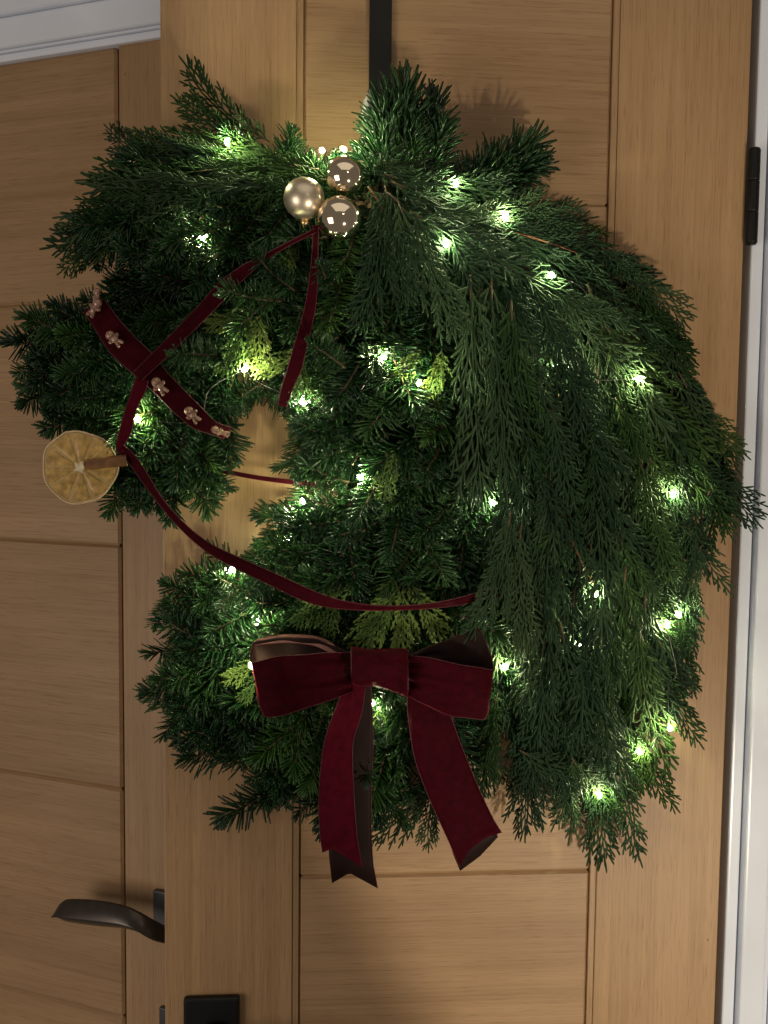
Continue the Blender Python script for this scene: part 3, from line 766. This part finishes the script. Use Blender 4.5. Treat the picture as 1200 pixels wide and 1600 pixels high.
ribbon('throat_strap', S6([(489, 352, 498, 352, .110), (488, 390, 497, 390, .100), (484, 430, 497, 430, .095), (477, 476, 493, 480, .093), (468, 512, 486, 515, .092), (458, 544, 478, 548, .09), (448, 580, 470, 580, .086), (440, 604, 459, 604, .078), (434, 634, 448, 636, .062)]), br, n=30)
def flat_path(name, rows, n, **kw):
    """ribbon from centre points with a width, turned across its own path"""
    sv_ = catmull(rows, n); out = []
    for i, (x, y, wd, of, tw) in enumerate(sv_):
        a, b = sv_[max(i - 1, 0)], sv_[min(i + 1, n - 1)]
        dx, dy = b[0] - a[0], b[1] - a[1]; l = math.hypot(dx, dy); nx, ny = -dy / l, dx / l
        if ny < 0: nx, ny = -nx, -ny
        out.append((x - nx * wd / 2, y - ny * wd / 2, x + nx * wd / 2, y + ny * wd / 2, of + tw, of - tw))
    return ribbon(name, out, br, n=n * 2, m=5, **kw)
flat_path('rein', [(188, 700, 14, .10, 0), (205, 716, 15, .10, .002), (225, 745, 14, .10, .002), (250, 782, 10, .10, .004), (285, 822, 11, .098, .003), (325, 855, 14, .096, .002), (370, 879, 18, .095, 0), (430, 907, 20, .097, 0), (485, 932, 20, .098, 0), (535, 945, 13, .099, .003), (590, 950, 8, .10, .005), (645, 949, 7, .10, .005), (700, 943, 10, .098, .003), (745, 933, 13, .085, .002), (772, 927, 12, .055, 0), (800, 922, 10, .035, 0)], 30)
flat_path('rein', [(330, 732, 7, .02, .001), (352, 737, 7, .022, .001), (400, 746, 7, .024, .001), (445, 752, 7, .03, .001), (490, 757, 7, .03, .001), (535, 760, 7, .03, 0)], 10, trim=False, lift=0)

# ------------------------------------------------------------------ gingerbread beads on the noseband
def ginger_mesh():
    bm = bmesh.new()
    def ball(c, r):
        bmesh.ops.create_uvsphere(bm, u_segments=14, v_segments=10, radius=1, matrix=Matrix.Translation(c) @ Matrix.Diagonal((*r, 1)))
    ball((0, .0070, 0), (.0058, .0054, .0044)); ball((0, -.0008, 0), (.0040, .0056, .0032))
    for s in (1, -1):
        ball((s * .0048, .0008, 0), (.0034, .0020, .0023)); ball((s * .0066, .0016, 0), (.0019, .0021, .0022))
        ball((s * .0025, -.0068, 0), (.0022, .0034, .0026)); ball((s * .0031, -.0092, .0004), (.0024, .0021, .0027))
    tmp = bpy.data.meshes.new('tmp'); bm.to_mesh(tmp); bm.free()
    o = bpy.data.objects.new('tmp', tmp); C.objects.link(o)
    r = o.modifiers.new('r', 'REMESH'); r.mode = 'VOXEL'; r.voxel_size = .0006
    s = o.modifiers.new('s', 'SMOOTH'); s.iterations = 4
    dg = bpy.context.evaluated_depsgraph_get()
    me = bpy.data.meshes.new_from_object(o.evaluated_get(dg)); me.name = 'gingerbread'
    bpy.data.objects.remove(o); me.materials.clear(); me.materials.append(M['ginger'])
    me.polygons.foreach_set('use_smooth', [True] * len(me.polygons))
    return me
GM = ginger_mesh()
def bead_balls(name, pts):
    V, Fc = [], []
    bm = bmesh.new()
    for (x, y, z, r) in pts: bmesh.ops.create_icosphere(bm, subdivisions=2, radius=r, matrix=Matrix.Translation((x, y, z)))
    me = bpy.data.meshes.new(name); bm.to_mesh(me); bm.free(); me.materials.append(M['icing'])
    me.polygons.foreach_set('use_smooth', [True] * len(me.polygons)); return me
EYES = bead_balls('face', [(-.002, .0080, .0040, .0006), (.002, .0080, .0040, .0006), (0, .0055, .0041, .0006)])
BUTT = bead_balls('buttons', [(0, .0012, .0029, .0007), (0, -.0016, .0029, .0007)])
for (x, y, of, ang, tiltx, sc, lab) in [
        (150, 466, .094, 10, -55, .82, 'gingerbread figure bead at the very top end of the noseband'),
        (147, 482, .099, 30, -20, .85, 'gingerbread figure bead just below the topmost one, touching it'),
        (179, 530, .102, -50, 0, .82, 'gingerbread figure bead between the noseband top and the strap crossing'),
        (250, 604, .102, -40, 0, .84, 'gingerbread figure bead just below where the ribbons cross'),
        (301, 649, .100, -42, 5, .82, 'gingerbread figure bead second from the lower end of the noseband'),
        (345, 675, .082, -70, 62, .84, 'gingerbread figure bead seen edge-on at the lower noseband end')]:
    g = bpy.data.objects.new('gingerbread_bead', GM); C.objects.link(g)
    g.location = P(x, y, of + .012)
    # local z faces the camera, local y is up the figure
    q = Matrix(((1, 0, 0), (0, 0, -1), (0, 1, 0))).to_4x4()
    g.rotation_euler = (Matrix.Rotation(R(ang), 4, Vector((0, 1, 0))) @ q @ Matrix.Rotation(R(tiltx), 4, 'Y')).to_euler()
    g.scale = (sc * 1.12,) * 3
    tag(g, lab, 'bead', 'gingerbread beads on the noseband')
    for nm, me in (('face', EYES), ('buttons', BUTT)):
        link(nm, me, g, local=True)

# ------------------------------------------------------------------ baubles
def bauble(x, y, of, rpx, mat, lab, capdir):
    c = P(x, y, of); k = (c - CAM).dot(view_dir) / F_PX; r = rpx * k
    bm = bmesh.new(); bmesh.ops.create_uvsphere(bm, u_segments=48, v_segments=32, radius=r)
    me = bpy.data.meshes.new('bauble'); bm.to_mesh(me); bm.free(); me.materials.append(M[mat])
    me.polygons.foreach_set('use_smooth', [True] * len(me.polygons))
    root = empty('bauble', c); tag(root, lab, 'bauble', 'baubles at the ear')
    link('ball', me, root, local=True)
    d = Vector(capdir).normalized(); 
    V, Fc = tube([d * (r * .95), d * (r + .003), d * (r + .0055), d * (r + .006)], [.0062, .0058, .0056, .003], 16)
    link('cap', mesh('cap', V, Fc, M['gold_cap']), root, local=True)
    s = d.orthogonal().normalized()
    V, Fc = tube([d * (r + .006 + .003 * math.sin(a)) + s * (.003 * math.cos(a)) for a in [i / 12 * math.pi for i in range(13)]], .0005, 5)
    link('loop', mesh('loop', V, Fc, M['gold_cap']), root, local=True)
bauble(475, 310, .118, 32, 'champ_matte', 'matte champagne bauble, leftmost of the three', (.05, .25, -1))
bauble(538, 275, .118, 30, 'champ_gloss', 'shiny champagne bauble, topmost of the three', (.3, .9, .3))
bauble(530, 341, .126, 34.5, 'champ_gloss', 'shiny champagne bauble, lowest of the three, above the ribbon ends', (-.3, .95, -.1))

# ------------------------------------------------------------------ dried orange slice and cinnamon stick
oc = P(125, 730, .097); orr = 54 * (oc - CAM).length / F_PX * .985
osl = empty('orange_slice', oc); tag(osl, 'dried orange slice at the muzzle below the bridle', 'orange slice')
osl.rotation_euler = (R(-4), 0, R(8))
def orad(t): return orr * (1 + .022 * math.sin(3 * t + 1) + .016 * math.sin(7 * t + 2) + .035 * math.exp(-((t - R(112)) / .07) ** 2))
N = 72
V = [Vector((0, -.0008, 0)), Vector((0, .0012, 0))]; Fc = []
for i in range(N):
    t = i / N * 2 * math.pi; r = orad(t) * .965
    V += [Vector((r * math.cos(t), -.0008, r * math.sin(t))), Vector((r * math.cos(t), .0012, r * math.sin(t)))]
for i in range(N):
    a, b = 2 + 2 * i, 2 + 2 * ((i + 1) % N)
    Fc += [(0, a, b), (1, b + 1, a + 1), (a, a + 1, b + 1, b)]
link('pith', mesh('pith', V, Fc, M['pith'], smooth=False), osl, local=True)
pts = [Vector((orad(t) * math.cos(t), .0015 * math.sin(2 * t + .5), orad(t) * math.sin(t))) for t in [i / N * 2 * math.pi for i in range(N + 1)]]
V, Fc = tube(pts, .0011, 7, cap=False); link('rind', mesh('rind', V, Fc, M['rind']), osl, local=True)
cuts = [8, 40, 62, 104, 142, 178, 214, 252, 292, 330, 368]
for a0, a1 in zip(cuts[:-1], cuts[1:]):
    t0, t1 = R(a0 + 2.0), R(a1 - 2.0); V, Fc = [], []
    nr, na = 9, 9
    for i in range(nr):
        fr = i / (nr - 1); 
        for k in range(na):
            s = k / (na - 1); t = t0 + (t1 - t0) * s
            rr = .16 * orr + (orad(t) * .93 - .16 * orr) * fr
            pinch = .5 + (s - .5) * (1 - .12 * (1 - fr))
            t = t0 + (t1 - t0) * pinch
            hgt = .0016 * (math.sin(math.pi * s) ** .4) * (math.sin(math.pi * min(1, .1 + fr * .85)) ** .4) + .0009 * noise.noise(Vector((rr * 320 * math.cos(t), a0, rr * 320 * math.sin(t))))
            V.append(Vector((rr * math.cos(t), -.0007 - hgt, rr * math.sin(t))))
    for i in range(nr - 1):
        for k in range(na - 1):
            q = i * na + k; Fc.append((q, q + na, q + na + 1, q + 1))
    link('pulp_segment', mesh('pulp_segment', V, Fc, M['pulp']), osl, local=True)
V, Fc = [Vector((0, -.0024, 0))], []
for i in range(24):
    t = i / 24 * 2 * math.pi; r = orr * (.15 + .05 * math.cos(5 * t) + .02 * math.sin(9 * t)); V.append(Vector((r * math.cos(t), -.0012, r * math.sin(t))))
for i in range(24): Fc.append((0, 1 + i, 1 + (i + 1) % 24))
link('core', mesh('core', V, Fc, M['core']), osl, local=True)

ca, cb = P(132, 728, .118), P(198, 721, .112)
cin = empty('cinnamon_stick', (ca + cb) / 2); tag(cin, 'short cinnamon stick lying across the dried orange slice', 'cinnamon stick')
X = (cb - ca).normalized(); Yc = Vector((0, 0, 1)); Yc = (Yc - X * Yc.dot(X)).normalized(); Zc = X.cross(Yc)
V, Fc = [], []
NS, NL = 40, 12
for j in range(NL + 1):
    for layer in (0, 1):
        for i in range(NS + 1):
            t = i / NS; th = (-1 + 2 * t) * 3.3
            r = .0078 * (1 - .36 * abs(2 * t - 1)) - (.0011 if layer else 0)
            sgn = 1
            p = ca.lerp(cb, j / NL) + Yc * (r * math.cos(th) * .98) + Zc * (r * math.sin(th) * -.8)
            p += Yc * (.0005 * noise.noise(Vector((j * .4, t * 6, 2))))
            V.append(p)
st = NS + 1
for j in range(NL):
    for layer in (0, 1):
        for i in range(NS):
            a = (j * 2 + layer) * st + i; b = a + 2 * st
            Fc.append((a, a + 1, b + 1, b) if not layer else (a, b, b + 1, a + 1))
    for i in (0, NS):
        a = j * 2 * st + i; Fc.append((a, a + 2 * st, a + 3 * st, a + st))
fm = [0] * len(Fc)
for j in (0, NL):
    for i in range(NS):
        a = j * 2 * st + i; Fc.append((a, a + 1, a + st + 1, a + st)); fm.append(1)
link('bark_roll', mesh('bark_roll', V, Fc, [M['cinnamon'], M['cinnamon_edge']], fm), cin)

# ------------------------------------------------------------------ string of fairy lights
BULBS = [(355, 222), (320, 368), (503, 235), (537, 233), (712, 287), (790, 338), (696, 381), (862, 430), (998, 592), (1052, 773), (1060, 960), (1042, 977), (1047, 1138), (999, 1175), (937, 1243),
         (788, 1042), (770, 785), (655, 598), (600, 557), (563, 746), (473, 783), (473, 628), (383, 577), (215, 655), (362, 890), (402, 972), (392, 1040), (580, 1100), (868, 572), (905, 1010), (930, 930), (456, 838)]
DEEP = {(320, 368): .022, (402, 972): .018, (392, 1040): .014, (868, 572): .02, (580, 1100): .035, (215, 655): .006, (905, 1010): .03, (930, 930): .02}
FIXED = {(503, 235): .085, (537, 233): .092, (473, 783): .045, (456, 838): .034}
bpy.context.view_layer.update()
dg = bpy.context.evaluated_depsgraph_get()
def surface(px, py):
    d = ray(px, py).normalized()
    ok, loc, nr, ix, ob, mt = S.ray_cast(dg, CAM, d)
    return loc, d
sl = empty('string_lights', P(600, 600, .06)); tag(sl, 'string of tiny warm white lights on silver wire wound through the wreath', 'lights')
bm = bmesh.new()
bmesh.ops.create_icosphere(bm, subdivisions=1, radius=1)
BM = bpy.data.meshes.new('bulb')
for v in bm.verts: v.co = Vector((v.co.x * .0027, v.co.y * .0027, v.co.z * .0040))
bm.to_mesh(BM); bm.free(); BM.materials.append(M['bulb']); BM.polygons.foreach_set('use_smooth', [True] * len(BM.polygons))
spots = []
rb = random.Random(3)
for (x, y) in BULBS:
    # the bulb lies on or just inside the greenery
    best = None
    for (ddx, ddy) in ((0, 0), (3, 2), (-3, 2), (2, -3), (-2, -3)):
        loc, d = surface(x + ddx, y + ddy)
        k = (loc - CAM).length
        best = k if best is None or k < best else best
    d = ray(x, y).normalized()
    loc = CAM + d * (best - .004 + DEEP.get((x, y), 0))
    if (x, y) in FIXED: loc = P(x, y, FIXED[(x, y)])
    elif -loc.y < .014: loc = P(x, y, .03)
    spots.append(loc)
    o = bpy.data.objects.new('bulb', BM); C.objects.link(o); o.parent = sl
    o.matrix_parent_inverse = Matrix.Translation(sl.location).inverted()
    o.location = loc; o.rotation_euler = (rb.uniform(-.5, .5), rb.uniform(-.9, .9), rb.uniform(0, 6))
for i, (a, b) in enumerate(zip(spots[:-1], spots[1:])):
    if i in (BULBS.index((215, 655)), BULBS.index((473, 783)), BULBS.index((930, 930))): continue          # here the wire runs behind the frame
    mid = (a + b) / 2; ln = (b - a).length
    c1 = a.lerp(b, .3) + Vector((rb.uniform(-.25, .25), .12, rb.uniform(-.2, .2))) * ln
    c2 = a.lerp(b, .7) + Vector((rb.uniform(-.25, .25), .12, rb.uniform(-.2, .2))) * ln
    for c in (c1, c2): c.y = min(c.y, -.014)
    cp = catmull([tuple(a + Vector((0, .002, 0))), tuple(c1), tuple(c2), tuple(b + Vector((0, .002, 0)))], 14)
    V, Fc = tube([Vector(p) for p in cp], .00026, 5)
    link('wire', mesh('wire', V, Fc, M['wire']), sl)
